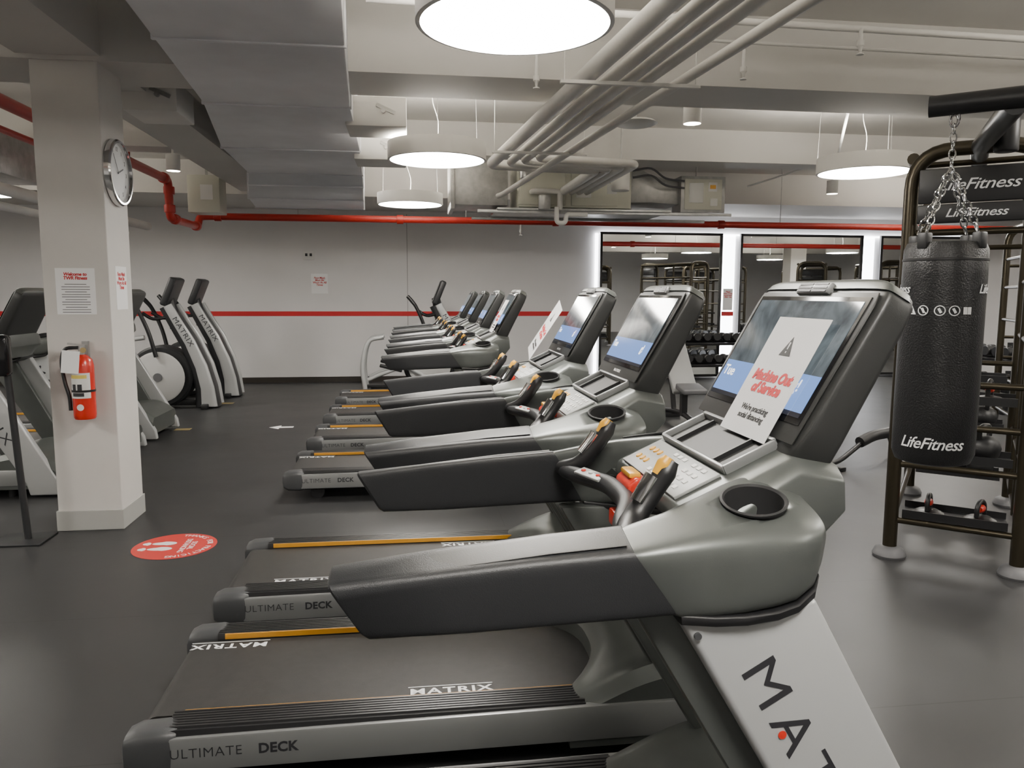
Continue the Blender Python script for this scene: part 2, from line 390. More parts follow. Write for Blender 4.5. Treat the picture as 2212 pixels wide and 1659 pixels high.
    gs=[]
    for y in (-.15,-.12,-.09,-.03,0,.03):
        for t in (.03,.055,.08,.105):gs.append(g_box(onb(t,y,.0092),(.011,.018,.0018),rot))
    mk('number_keys',join(*gs),M_lab,kp)  # raised number keys of the panel, joined into one mesh
    tr=mk('accessory_tray',join(g_box(onb(.135,0,.010),(.010,.40,.020),rot),g_box(onb(.262,0,.012),(.010,.40,.024),rot),g_box(onb(.198,-.198,.010),(.13,.012,.022),rot),g_box(onb(.198,.198,.010),(.13,.012,.022),rot)),M_panel,T,.003)
    mk('tray_mat',g_box(onb(.198,0,.003),(.125,.39,.005),rot),M_tray,tr)
    for y in (-.12,.12):mk('tray_rib',g_box(onb(.198,y,.010),(.11,.006,.012),rot),M_black,tr)
    O=Vector((.825,0,1.382));d=Vector((.491,0,.871));n=Vector((-.871,0,.491))
    def sp(s_,y,h):return O+d*s_+n*h+Vector((0,y,0))
    rg=[]
    for s_,hw,th,off in [(-.185,.17,.08,-.03),(-.12,.215,.10,-.012),(-.065,.258,.105,-.002),(-.045,.268,.105,0),(.0,.276,.100,0),(.27,.284,.085,0),(.308,.283,.080,0),(.328,.274,.074,-.002),(.338,.262,.062,-.008)]:
        rg.append([sp(s_,b*hw,off-th/2+c*th/2) for b,c in [se(0,9,2*math.pi*(k+.5)/40) for k in range(40)]])
    mk('screen_housing',g_loft(rg),M_hous,T)
    return T,sp,d,n
TM,SP,SD,SN=treadmill()
SM=fm(SP(0,0,0),(0,-1,0),SD)
def screen_mat():
    m=mat('screen_lit',(.02,.02,.025),.07,0)
    nt=m.node_tree;b=nt.nodes['Principled BSDF'];tc=nt.nodes['Texture Coordinate']
    sx=nt.nodes.new('ShaderNodeSeparateXYZ');nt.links.new(tc.outputs['Object'],sx.inputs[0])
    n=nt.nodes.new('ShaderNodeTexNoise');n.inputs['Scale'].default_value=5;n.inputs['Detail'].default_value=4;n.inputs['Distortion'].default_value=2.5
    nt.links.new(tc.outputs['Object'],n.inputs['Vector'])
    r=nt.nodes.new('ShaderNodeValToRGB');r.color_ramp.elements[0].position=.35;r.color_ramp.elements[0].color=(.03,.04,.043,1)
    r.color_ramp.elements[1].position=.75;r.color_ramp.elements[1].color=(.14,.17,.18,1)
    nt.links.new(n.outputs['Fac'],r.inputs['Fac'])
    c=nt.nodes.new('ShaderNodeMath');c.operation='LESS_THAN';c.inputs[1].default_value=-.035
    nt.links.new(sx.outputs['Z'],c.inputs[0])
    c2=nt.nodes.new('ShaderNodeMath');c2.operation='LESS_THAN';c2.inputs[1].default_value=-.112
    nt.links.new(sx.outputs['Z'],c2.inputs[0])
    mx=nt.nodes.new('ShaderNodeMix');mx.data_type='RGBA';nt.links.new(c.outputs[0],mx.inputs[0])
    nt.links.new(r.outputs['Color'],mx.inputs[6]);mx.inputs[7].default_value=(.17,.30,.66,1)
    mx2=nt.nodes.new('ShaderNodeMix');mx2.data_type='RGBA';nt.links.new(c2.outputs[0],mx2.inputs[0])
    nt.links.new(mx.outputs[2],mx2.inputs[6]);mx2.inputs[7].default_value=(.01,.01,.012,1)
    nt.links.new(mx2.outputs[2],b.inputs['Emission Color']);b.inputs['Emission Strength'].default_value=1.5
    return m
mk('screen_bezel',xf(g_prism([(-.262,-.055),(.262,-.055),(.270,.28),(.262,.312),(-.262,.312),(-.270,.28)],0,.004,'z'),SM),M_hous,TM,.002)
mk('glass_border',xf(g_prism([(-.250,-.012),(.250,-.012),(.252,.299),(-.252,.299)],.003,.0065,'z'),SM),M_blackg,TM,.001)
scr=mk('touchscreen',xf(g_box((0,.1445,.0055),(.476,.283,.006)),SM),screen_mat(),TM)
M_stx=mat('screen_text_white',(.8,.8,.8),.5,emit=1.2)
mk('screen_text',join(g_text('Tue',.040,SM@Matrix.Translation((-.195,.072,.0090)),.0002,bold=.0006),g_text('g!',.042,SM@Matrix.Translation((.165,.072,.0090)),.0002,bold=.0006)),M_stx,scr)
mk('console_lettering',g_text('MATRIX',.016,SM@Matrix.Translation((0,-.034,.0048)),.0003,1.2,.0004,sx=1.3),M_lab,TM)
vt=mk('air_vent',xf(g_box((0,.320,.002),(.15,.030,.022)),SM),M_panel,TM,.006)
mk('vent_slat',join(*[xf(g_box((x,y,.0132),(.062,.0045,.002)),SM) for x in (-.034,.034) for y in (.311,.320,.329)]),M_black,vt)
mk('top_trim',g_loft([[SP(s_,b*hw,-.034+c*th) for b,c in [se(0,7,2*math.pi*(k+.5)/32) for k in range(32)]] for s_,hw,th in [(.322,.281,.038),(.338,.268,.036),(.347,.245,.032),(.352,.21,.026)]]),M_gray,TM)
cbz=1.163
CB=mk('crossbar',g_tube([(.455,.37,1.155),(.43,.31,cbz),(.445,.22,cbz+.004),(.49,.10,cbz+.01),(.50,0,cbz+.01),(.49,-.10,cbz+.01),(.445,-.22,cbz+.004),(.43,-.31,cbz),(.455,-.37,1.155)],[.028,.022,.021,.023,.025,.023,.021,.022,.028],5,16),M_char,TM)
mk('control_pod',g_box((.54,0,1.170),(.11,.11,.035)),M_black,TM,.012,3)
mk('quick_key_pad',xf(g_box((0,0,0),(.035,.11,.008)),fm((.463,.14,1.187),(.9,.35,.25),(-.35,.93,0))),M_keys,TM,.003)
for k,y in enumerate((.11,.14,.17)):
    mk('quick_key',g_lathe([(0,0),(.007,0),(.006,.003),(0,.003)],Matrix.Translation((.475-(k*.012),y,1.191)),12),(M_red if k!=1 else M_lab),TM)
for s in (-1,1):
    gp=mk('hand_grip',g_tube([(.425,s*.315,1.165),(.455,s*.262,1.185),(.490,s*.246,1.225),(.525,s*.243,1.275),(.545,s*.243,1.305)],[.022,.024,.021,.020,.021,.012],5,16,sx=1.15),M_black,TM)
    mk('pulse_sensor',g_tube([(.466,s*.2525,1.222),(.485,s*.2465,1.250),(.501,s*.2445,1.275)],.0165,3,12,sx=1.0),M_chrome,gp)
    mk('yellow_button',g_tube([(.515,s*.243,1.275),(.528,s*.243,1.298),(.537,s*.243,1.312)],[.017,.019,.012],3,12,sx=.8),M_yel,gp)
sb=mk('stop_button',g_prism([(.505,1.180),(.505,1.205),(.525,1.222),(.56,1.215),(.56,1.18)],-.055,.055),M_red,TM,.007,3)
mk('stop_button_cap',g_box((.527,0,1.224),(.03,.075,.014)),M_yel,sb,.005)
mk('safety_clip',g_box((.49,-.02,1.12),(.03,.05,.04)),M_red,TM,.006)
for s in (-1,1):
    mk('transport_wheel',g_cyl((-.67,s*.33,.055),(-.67,s*.37,.055),.055,24),M_black,TM)
    mk('leveling_foot',g_cyl((.9,s*.36,0),(.9,s*.36,.09),.025,16),M_black,TM)
def settext(o,dx_near,dx_far):
    for c in [c for c in o.children if c.name.startswith('belt_l')]:
        c.location.x+=dx_near if c.location.y<0 else dx_far
TY=[1.76,2.90,4.07,6.60,8.05,9.55,11.1]
TM.location=(.2,TY[0],0)
labs=['gray and black treadmill with out-of-service sheet on its screen','gray treadmill with lit screen reflecting a ceiling lamp','gray treadmill with paper sheet leaning on its console']
TM['label']=labs[0]
tms=[TM]
for i,y in enumerate(TY[1:]):
    t=dup(TM,(.2 if i<2 else .13,y,0),label=labs[i+1] if i<2 else 'gray and black treadmill standing in a long row');tms.append(t)
settext(tms[2],-.67,1.07)
for i,y in enumerate([6.95,8.15,9.35]):
    dup(TM,(-3.90,y,0),label='gray treadmill with silver upright beside the white pillar')
def notice(xt,xb,yc,tilt,label):
    top=Vector((xt,yc,1.595));bot=Vector((xb,yc,1.322))
    up=(top-bot).normalized();L=(top-bot).length
    xd=Vector((0,-1,0))
    if tilt:
        Rm=Matrix.Rotation(tilt,3,up.cross(xd));xd=Rm@xd;up2=Rm@up
    else:up2=up
    c=(top+bot)/2
    M=fm(c,xd,up2)
    sh=mk('notice_sheet',xf(g_box((0,0,0),(.24,L,.0012)),M),M_paper,None,label=label,cat='paper sign',group='paper notices on the treadmills',smooth=False)
    mk('heading',g_text('Machine Out\nof Service',.037,M@Matrix.Translation((0,-.018,.0012)),.0003,.95,.0018,shear=.22,line=.85),M_inkred,sh)
    mk('small_text',g_text("We're practicing\nsocial distancing",.021,M@Matrix.Translation((0,-.098,.0012)),.0003,.95,.0003,shear=.1,line=1.0),M_ink,sh)
    mk('warning_symbol',xf(g_prism([(-.026,.055),(.026,.055),(0,.105)],.0006,.0013,'z'),M),M_ink,sh)
    mk('warning_mark',xf(join(g_prism([(-.002,.072),(.002,.072),(.003,.090),(-.003,.090)],.0013,.0018,'z'),g_prism([(-.002,.062),(.002,.062),(.002,.067),(-.002,.067)],.0013,.0018,'z')),M),M_paper,sh)
    return sh
notice(.922,.774,1.70,0,'white sheet with red out-of-service text leaning on treadmill screen')
notice(.81,.645,4.08,.25,'white sheet with red text lying tilted on treadmill console')
notice(.852,.704,6.60,0,'white sheet with red text leaning on a distant treadmill screen')
# ---------------------------------------------------------------- elliptical
def elliptical():
    E=root('elliptical_trainer',(0,0,0),'silver and black elliptical trainer with round flywheel housing','elliptical trainer','elliptical trainers')
    mk('base_frame',join(g_box((.1,0,.07),(1.7,.12,.08)),g_box((-.72,0,.035),(.09,.62,.07)),g_box((.92,0,.035),(.09,.66,.07))),M_black,E,.01)
    arc=[(.97,.03,.22,1,0),(.95,.3,.19,.98,.15),(.88,.60,.17,.95,.30),(.74,.95,.15,.88,.47),(.58,1.24,.13,.86,.5),(.46,1.47,.12,.9,.42)]
    for s in (-1,1):
        mk('curved_upright',g_loft([[(x+w*.5*b*nx_,s*.20+c*.035,z+w*.5*b*nz_) for b,c in [se(0,3,2*math.pi*k/16) for k in range(16)]] for x,z,w,nx_,nz_ in arc]),M_silver,E)
    mk('center_shroud',g_loft([[(x-.06+w*.75*b*nx_,c*.165,z-.02+w*.75*b*nz_) for b,c in [se(0,4,2*math.pi*k/16) for k in range(16)]] for x,z,w,nx_,nz_ in arc]),M_char,E)
    mk('upright_lettering',g_text('MATRIX',.10,fm((.66,-.2375,1.10),(.49,0,-.87),(.87,0,.49)),.0005,1.1,0,sx=1.2),M_inkgray,E)
    W=(.30,.46)
    mk('flywheel_housing',g_lathe([(0,-.16),(.41,-.16),(.44,-.13),(.44,.13),(.41,.16),(0,.16)],fm((W[0],0,W[1]),(1,0,0),(0,0,1)),40),M_char,E)
    for s in (-1,1):
        M=fm((W[0],s*.245,W[1]),(1,0,0),(0,0,1))
        mk('flywheel_disc',g_lathe([(0,-.012),(.33,-.012),(.36,0),(.33,.012),(0,.012)],M,40),M_disc,E)
        mk('crank_hub',g_lathe([(0,-.03),(.06,-.03),(.06,.03),(0,.03)],M,20),M_pad,E)
        mk('pedal_arm',g_tube([(.22,s*.28,.47+s*.2),(-.1,s*.27,.42),(-.45,s*.26,.33),(-.72,s*.26,.22)],.034,4,10),M_silver,E)
        mk('pedal',g_box((-.34,s*.22,.43+s*.02),(.38,.16,.05),Matrix.Rotation(.25,3,'Y')),M_black,E,.015)
        mk('rear_arch',g_tube([(-.76,s*.30,.04),(-.80,s*.28,.45),(-.70,s*.26,.85),(-.45,s*.25,.93)],.038,5,10),M_silver,E)
        mk('moving_handlebar',g_tube([(.30,s*.29,.75),(.22,s*.31,1.1),(.10,s*.31,1.40),(.02,s*.29,1.52),(-.05,s*.26,1.60)],[.030,.028,.028,.032,.030],5,10),M_black,E)
        mk('fixed_handle',g_tube([(.42,s*.12,1.30),(.26,s*.20,1.28),(.12,s*.2,1.36)],.024,4,10),M_black,E)
    mk('console_mast',g_tube([(.52,0,1.15),(.46,0,1.40),(.42,0,1.58)],[.10,.08,.07],3,12),M_char,E)
    M=fm((.43,0,1.68),(0,-1,0),(.38,0,.92))
    h=mk('console_housing',xf(g_box((0,0,-.05),(.48,.42,.10)),M),M_char,E,.03,3)
    mk('console_screen',xf(g_box((0,.02,.002),(.38,.24,.006)),M),M_blackg,h)
    mk('console_keys',xf(g_box((0,-.15,.002),(.34,.05,.006)),M),M_keys,h)
    return E
EL=elliptical();EL.location=(-3.80,11.6,0)
dup(EL,(-3.75,12.8,0));dup(EL,(.05,13.15,0),label='silver and black elliptical trainer at the end of the treadmill row')
# ---------------------------------------------------------------- rack with bag
A=Vector((3.02,4.38,0));B=Vector((3.54,3.94,0));Cc=Vector((4.14,5.80,0));D=Vector((4.68,5.36,0))
RK=root('training_rack',((A+D)/2),'bronze steel functional training rack with shelves and black plates','training rack','functional training racks')
ZT=2.50
def frame(P,Q):
    pts=fillet([P+Vector((0,0,.03)),P+Vector((0,0,ZT)),Q+Vector((0,0,ZT)),Q+Vector((0,0,.03))],.22,7)
    mk('upright_frame',g_tube(pts,.042,1,16),M_bronze,RK)
    for X in (P,Q):
        mk('rubber_foot',g_lathe([(0,0),(.095,0),(.10,.015),(.085,.05),(.05,.07),(0,.07)],Matrix.Translation(X),24),M_pad,RK)
frame(A,B);frame(Cc,D)
for P_,Q_ in ((A,Cc),(B,D)):
    mk('long_rail',g_tube([P_+Vector((0,0,ZT-.04)),Q_+Vector((0,0,ZT-.04))],.035,1,12),M_bronze,RK)
    for z in (.22,.62,1.35,1.75,2.1):
        mk('side_rail',g_tube([P_+Vector((0,0,z)),Q_+Vector((0,0,z))],.02,1,12),M_bronze,RK)
for k in (1,2):
    P_=B.lerp(D,k/3)
    mk('middle_post',g_tube([P_+Vector((0,0,.22)),P_+Vector((0,0,ZT-.04))],.028,1,12),M_bronze,RK)
e=(B-A).normalized();vv=(Cc-A).normalized()
for z in (.24,.60,.86,1.12,2.02):
    for P_,Q_ in ((A,B),(Cc,D)):
        mk('cross_rung',g_tube([P_+Vector((0,0,z)),Q_+Vector((0,0,z))],.02,1,10),M_bronze,RK)
for z in (.24,.62,.98):
    for q,oo in ((A,.12),(A+vv*1.45,.12)):
        c=(q+q+e*.68)/2+Vector((0,0,z+.03))+vv*oo
        mk('shelf',xf(join(g_box((0,0,0),(.56,.26,.012)),g_box((0,.13,.02),(.56,.01,.05)),g_box((0,-.13,.02),(.56,.01,.05))),fm(c,e,vv)),M_black,RK)
for z,h in ((2.285,.20),(2.125,.11)):
    c=(A+B)/2+Vector((0,0,z))-vv*.045
    pl=mk('header_plate',xf(g_box((0,0,0),(.60,.03,h)),fm(c,e,vv)),M_black,RK,.008)
    mk('header_lettering',g_text('LifeFitness',.090 if h>.15 else .068,fm(c-vv*.0165,e,(0,0,1)),.0006,.95,.0006,shear=.35,sx=1.15),M_wlet,pl)
for k in range(1,6):
    a=A.lerp(Cc,k/6);b=B.lerp(D,k/6)
    mk('top_rung',g_tube([a+Vector((0,0,ZT-.04)),b+Vector((0,0,ZT-.04))],.018,1,10),M_bronze,RK)
for i,(loc,rz) in enumerate([((7.4,8.0,0),.15),((10.0,5.0,0),.5),((6.2,4.2,0),.9),((13.0,5.2,0),.4),((11.2,8.6,0),1.2),((14.6,7.5,0),.2),((8.6,5.6,0),.7),((12.6,9.6,0),.9)]):
    dup(RK,loc,rz=rz,label='bronze steel functional training rack facing the mirrored wall')
hang=Vector((2.33,3.12,2.44))
mk('boom_crossbeam',g_tube([hang-e*.10+Vector((0,0,.02)),hang+e*.9+Vector((0,0,.02))],.045,1,16),M_black,RK)
mk('boom_strut',g_tube([hang+e*.22+Vector((0,0,.0)),(A+B)/2+Vector((0,0,ZT)),(A+B)/2+vv*.6+Vector((0,0,ZT))],.05,1,14),M_black,RK)
mk('boom_cylinder',g_cyl((A+B)/2+e*.12-vv*.25+Vector((0,0,2.42)),(A+B)/2+e*.12-vv*.25+Vector((0,0,2.66)),.06,20),M_black,RK,.01)
def link(M,a=.022,b=.013,r=.0035):
    pts=[(a*math.cos(t),b*math.sin(t),0) for t in [2*math.pi*k/12 for k in range(12)]]
    return xf(g_tube(pts,r,1,6,closed=True),M)
def chain(p0,p1):
    p0=Vector(p0);p1=Vector(p1);d=(p1-p0);n=max(2,int(d.length/.033));dn=d.normalized()
    s=dn.cross(Vector((.3,.9,.2))).normalized();t=dn.cross(s);gs=[]
    for k in range(n):
        c=p0+d*((k+.5)/n);gs.append(link(fm(c,dn,s if k%2 else t)))
    return join(*gs)
bx,by=2.33,3.12;zb0,zb1=.905,1.875;br=.166
BG=root('punching_bag',(bx,by,zb0),'black mesh-covered heavy punching bag hanging on steel chains','punching bag')
TB=Matrix.Translation((bx,by,0))
bag=mk('bag_body',g_lathe([(0,zb0),(br-.05,zb0),(br-.015,zb0+.012),(br,zb0+.05),(br+.001,1.2),(br,1.5),(br,zb1-.14),(br-.002,zb1-.03),(br-.015,zb1),(br-.05,zb1+.004),(0,zb1+.004)],TB,56),M_leather,BG)
mk('bag_seam',g_lathe([(br,zb1-.080),(br+.002,zb1-.078),(br+.002,zb1-.070),(br,zb1-.068),(br,zb1-.080)],TB,56),M_rubber,BG)
camd=Vector((-bx,-by,0)).normalized();baseang=math.atan2(camd.y,camd.x)
def wrap(g,zc,r,ang0):
    out=[]
    for p in g[0]:
        a=ang0+p.x/r;rr=r+p.z
        out.append(Vector((bx+rr*math.cos(a),by+rr*math.sin(a),zc+p.y)))
    return out,g[1]
I4=Matrix()
mk('bag_lettering',wrap(g_text('LifeFitness',.070,I4,.0006,.95,.0006,shear=.35,sx=.95),1.01,br+.002,baseang-.05),M_wlet,bag)
mk('side_lettering',wrap(g_text('LifeFitness',.055,I4,.0006,.95,.0004,shear=.3),1.675,br+.002,baseang-1.50),M_wlet,bag)
mk('side_lettering',wrap(g_text('LifeFitness',.055,I4,.0006,.95,.0004,shear=.3),1.675,br+.002,baseang+1.56),M_wlet,bag)
ic=[g_prism([(-.145,-.018),(-.105,-.018),(-.125,.02)],0,.0012,'z')]
for x in (-.075,-.01,.045):ic.append(g_lathe([(.022,0),(.022,.0012),(.018,.0012),(.018,0),(.022,0)],Matrix.Translation((x,0,0)),20))
for x in (-.075,-.01,.045):ic.append(g_box((x,0,.0006),(.010,.022,.0012),Matrix.Rotation(.5,3,'Z')))
ic.append(g_box((-.075,0,.0008),(.004,.04,.0012),Matrix.Rotation(.8,3,'Z')))
ic+= [g_box((.088,0,.0006),(.016,.03,.0012)),g_box((.106,0,.0006),(.016,.03,.0012))]
mk('warning_icons',wrap(join(*ic),1.585,br+.002,baseang+.02),M_wlet,bag)
mk('warning_mark',wrap(g_text('!',.03,Matrix.Translation((-.125,-.002,.001)),.0006,1,.001),1.585,br+.002,baseang+.02),M_ink,bag)
ringz=2.20
mk('chain',chain((bx,by,ringz),(bx,by,2.41)),M_chrome,BG)
for k in range(4):
    a=baseang+math.pi/4+math.pi/2*k+.2
    mk('chain',chain((bx+(br-.03)*math.cos(a),by+(br-.03)*math.sin(a),zb1+.045),(bx,by,ringz)),M_chrome,BG)
    mk('strap_loop',g_box((bx+(br-.02)*math.cos(a),by+(br-.02)*math.sin(a),zb1+.005),(.045,.045,.07),Matrix.Rotation(a,3,'Z')),M_rubber,BG,.008)
mk('carabiner',link(fm((bx,by,2.40),(0,0,1),(.7,-.7,0)),.035,.018,.005),M_chrome,BG)
def pushup():
    Pq=root('pushup_handle',(0,0,0),'black rotating push-up handle with red center on rack shelf','exercise handle','push-up handles on the rack')
    mk('turntable',g_lathe([(0,0),(.085,0),(.088,.012),(.06,.028),(.03,.034),(0,.034)],None,28),M_black,Pq)
    mk('handle_arch',g_tube([(-.06,0,.03),(-.055,0,.09),(-.02,0,.12),(.02,0,.12),(.055,0,.09),(.06,0,.03)],.014,4,10),M_black,Pq)
    mk('red_center',g_lathe([(0,-.035),(.02,-.03),(.026,0),(.02,.03),(0,.035)],fm((0,0,.075),(0,1,0),(0,0,1)),16),M_red,Pq)
    return Pq
P0=pushup()
sc=[(-.14,.24),(.14,.24),(-.15,.98),(.14,.98)]
def shelfpos(u,z,v=0):
    q=(A+B)/2+e*u+vv*(.12+v);return (q.x,q.y,z+.037)
P0.location=shelfpos(*sc[0]);P0.rotation_euler=(0,0,.8)
for q in sc[1:]:dup(P0,shelfpos(*q),rz=random.uniform(.3,1.4))
def kettlebell():
    Kb=root('kettlebell',(0,0,0),'black cast kettlebell with looped handle on the rack shelf','kettlebell','kettlebells on the rack')
    mk('bell_body',g_lathe([(0,0),(.05,0),(.085,.03),(.095,.075),(.08,.12),(.045,.145),(0,.15)],None,28),M_rubber,Kb)
    mk('bell_handle',g_tube([(-.055,0,.12),(-.065,0,.17),(-.04,0,.205),(.04,0,.205),(.065,0,.17),(.055,0,.12)],.015,4,12),M_black,Kb)
    return Kb
K9=kettlebell();K9.location=shelfpos(-.15,.62);K9.rotation_euler=(0,0,.3)
for u,z,v in ((.13,.62,0),(-.12,.62,1.45),(.15,.62,1.45),(.0,.98,1.45),(-.1,.24,1.45),(.15,.24,1.45)):
    dup(K9,shelfpos(u,z,v),rz=random.uniform(0,3))
# low padded floor bench beside the rack
LB=root('low_exercise_bench',(4.35,6.9,0),'low black padded exercise bar resting on the floor','exercise bench')
mk('bar_frame',g_tube(fillet([(3.95,6.75,.03),(4.15,6.85,.05),(4.5,7.0,.22),(4.85,7.15,.25),(4.95,7.2,.02)],.08),.025,1,10),M_black,LB)
mk('bar_foot',g_box((3.97,6.76,.02),(.08,.35,.04),Matrix.Rotation(.4,3,'Z')),M_black,LB,.008)
mk('bar_pad',g_tube([(4.42,6.97,.20),(4.62,7.05,.25),(4.86,7.15,.26)],.055,3,14),M_rubber,LB)
# ---------------------------------------------------------------- dumbbell racks
def dbrack(loc,rz):
    K=root('dumbbell_rack',(0,0,0),'black steel two-tier dumbbell rack in front of mirrors','dumbbell rack','dumbbell racks')
    for s in (-1,1):
        mk('side_frame',join(g_prism([(-.28,0),(-.20,0),(-.02,.62),(-.02,.85),(-.10,.85),(-.10,.62)],s*.72-.03,s*.72+.03,'x'),g_box((s*.72,0,.03),(.07,.6,.06))),M_black,K,.006)
    for z,y in ((.34,-.12),(.74,-.02)):
        mk('tier_rail',join(g_box((0,y-.09,z-.02),(1.45,.03,.05),Matrix.Rotation(.2,3,'X')),g_box((0,y+.09,z+.02),(1.45,.03,.05),Matrix.Rotation(.2,3,'X')),g_box((0,y,z-.02),(1.45,.2,.012),Matrix.Rotation(.2,3,'X'))),M_black,K,.004)
    K.location=loc;K.rotation_euler=(0,0,rz);return K
K0=dbrack((5.75,13.95,0),0)
K1=dup(K0,(8.1,13.95,0));K2=dup(K0,(8.45,10.3,0),rz=-math.pi/2)
def dumbbell():
    Dm=root('dumbbell',(0,0,0),'round black rubber dumbbell with chrome handle on a rack','dumbbell','dumbbells on the racks')
    for s in (-1,1):
        m=fm((0,s*.105,.075),(1,0,0),(0,0,1))
        mk('weight_head',g_lathe([(0,-.045),(.066,-.045),(.075,-.035),(.075,.035),(.066,.045),(0,.045)],m,20),M_rubber,Dm)
        mk('end_ring',g_lathe([(0,0),(.035,0),(.035,.002),(0,.002)],fm((0,s*.1495 ,.075),(1,0,0),(0,0,s)) ,16),M_steel,Dm)
    mk('grip_bar',g_cyl((0,-.07,.075),(0,.07,.075),.016,12),M_chrome,Dm)
    return Dm
D0=dumbbell();first=True
for K in (K0,K1,K2):
    Mw=Matrix.Translation(K.location)@Matrix.Rotation(K.rotation_euler.z,4,'Z')
    for z,y in ((.38,-.12),(.78,-.02)):
        for i in range(7):
            q=Mw@Vector((-.57+i*.19,y,z))
            if first:D0.location=q;first=False
            else:dup(D0,q,rz=K.rotation_euler.z)
xb=3.42
BN=root('weight_bench',(xb,9.3,0),'gray padded adjustable weight bench with black frame','weight bench')
mk('frame_beam',g_tube([(xb,8.75,.10),(xb,9.3,.16),(xb,9.95,.10)],.035,3,10),M_black,BN)
mk('foot_bar',g_box((xb,8.75,.04),(.55,.08,.08)),M_black,BN,.01)
mk('foot_bar',g_box((xb,9.95,.04),(.45,.08,.08)),M_black,BN,.01)
mk('support_post',g_box((xb,9.2,.30),(.07,.09,.34)),M_black,BN)
mk('support_post',g_box((xb,9.62,.40),(.05,.05,.62),Matrix.Rotation(-.3,3,'X')),M_black,BN)
mk('seat_pad',g_box((xb,8.95,.50),(.30,.32,.07),Matrix.Rotation(.15,3,'X')),M_pad,BN,.02,3)
mk('back_pad',g_box((xb,9.42,.74),(.32,.84,.07),Matrix.Rotation(.85,3,'X')),mat('pad_light_gray',(.22,.22,.22),.45),BN,.02,3)
# ---------------------------------------------------------------- ceiling services
def duct():
    R=root('air_duct',(-.9,6,3.0),'large gray insulated rectangular air duct hanging below ceiling','air duct')
    secs=[(YF+.5,-.10,-1.05,3.05),(3.2,-.25,-1.27,3.05),(4.68,-.338,-1.38,3.05),(6.18,-.414,-1.49,3.05),(8.0,-.45,-1.775,3.05),(9.6,-.514,-1.84,3.05),(9.9,-.53,-1.90,2.95),(10.5,-.56,-2.02,2.86),(11.4,-.60,-2.10,2.84)]
    for a,b in zip(secs,secs[1:]):
        rings=[]
        for q in (a,b):rings.append([(q[2],q[0],q[3]),(q[1],q[0],q[3]),(q[1],q[0],3.5),(q[2],q[0],3.5)])
        mk('duct_section',g_loft(rings),M_duct,R,.012,2)
        q=b
        mk('duct_flange',g_box(((q[1]+q[2])/2,q[0],(q[3]+3.5)/2),(q[1]-q[2]+.02,.025,3.5-q[3]+.02)),M_duct,R,.004)
    for x,y,z,w in ((-.24,6.9,3.14,.50),(-.26,8.4,3.12,.52),(-1.95,6.7,3.16,.40)):
        bb=mk('branch_box',g_box((x,y,z),(w,.5,.24)),M_white,R,.01)
        mk('damper_handle',join(g_box((x+.08,y-.255,z+.02),(.16,.006,.03),Matrix.Rotation(.4,3,'Y')),g_cyl((x+.06,y-.25,z),(x+.06,y-.28,z),.018,10)),M_steel,bb)
duct()
def run(name,pts,r,mt,label,cat,fl=.12,group=None,parent=None,n=16):
    return mk(name,g_tube(fillet(pts,fl),r,1,n),mt,parent,label=label if parent is None else None,cat=cat if parent is None else None,group=group if parent is None else None)
lab='white insulated pipe running under the ceiling'
def lerp2(a,b,y):
    t=(y-a[1])/(b[1]-a[1]);return a[0]+(b[0]-a[0])*t
for k,(xa,xb_,r,z) in enumerate([(1.20,.90,.068,2.98),(1.35,1.06,.040,2.97),(1.46,1.17,.040,2.97),(1.57,1.28,.040,2.97)]):
    x0=lerp2((xa,3.5),(xb_,7.7),-3.0);ye=8.15-.16*k
    run('ceiling_pipe',[(x0,-3.0,z),(lerp2((xa,3.5),(xb_,7.7),ye),ye,z),(2.0+.1*k,ye+.02,z-.02),(2.0+.1*k,9.9,z-.02)],r*(1.0 if k else .8),M_foam,lab,'pipe',.12,'insulated ceiling pipes')
run('ceiling_pipe',[(2.45,-3,2.98),(1.79,3.38,2.95),(1.19,9.74,2.88),(1.15,9.9,2.88)],.032,M_foam,lab,'pipe',.1,'insulated ceiling pipes')
for y in (2.2,4.6,6.9):
    xx=lerp2((1.4,3.5),(1.12,7.7),y)
    hh=root('pipe_hanger',(xx,y,2.88),'steel strut hanger carrying ceiling pipes','pipe hanger','pipe hangers')
    mk('strut',g_box((xx,y,2.885),(.85,.03,.02)),M_white,hh)
    for s in (-1,1):mk('hanger_rod',g_cyl((xx+s*.4,y,2.885),(xx+s*.4,y,ZC),.004,8),M_white,hh)
run('sprinkler_pipe',[(-.2,4.35,3.2),(6.5,4.5,3.2)],.02,M_white,'thin white sprinkler pipe under the ceiling','pipe',.05,'sprinkler pipes')
run('sprinkler_pipe',[(1.9,5.1,3.32),(9,5.25,3.32)],.012,M_white,'thin white conduit under the ceiling','pipe',.05,'sprinkler pipes')
run('sprinkler_pipe',[(-.2,3.9,3.55),(1.0,4.1,3.5),(1.1,5.5,3.45)],.014,M_white,'thin white conduit under the ceiling','pipe',.05,'sprinkler pipes')
run('sprinkler_pipe',[(3.9,6.6,3.3),(5.2,9.0,3.3),(5.2,11.5,3.3)],.014,M_white,'thin white sprinkler pipe under the ceiling','pipe',.05,'sprinkler pipes')
def sprinkler(x,y,z,zt):
    S=root('fire_sprinkler',(x,y,z),'small white ceiling sprinkler on a drop pipe','fire sprinkler','fire sprinklers')
    mk('drop_pipe',g_cyl((x,y,z+.05),(x,y,zt),.012,10),M_white,S)
    mk('sprinkler_body',g_lathe([(0,z),(.022,z),(.022,z+.006),(.008,z+.012),(.012,z+.04),(.022,z+.05),(.022,z+.08),(0,z+.08)],Matrix.Translation((x,y,0)),16),M_white,S)
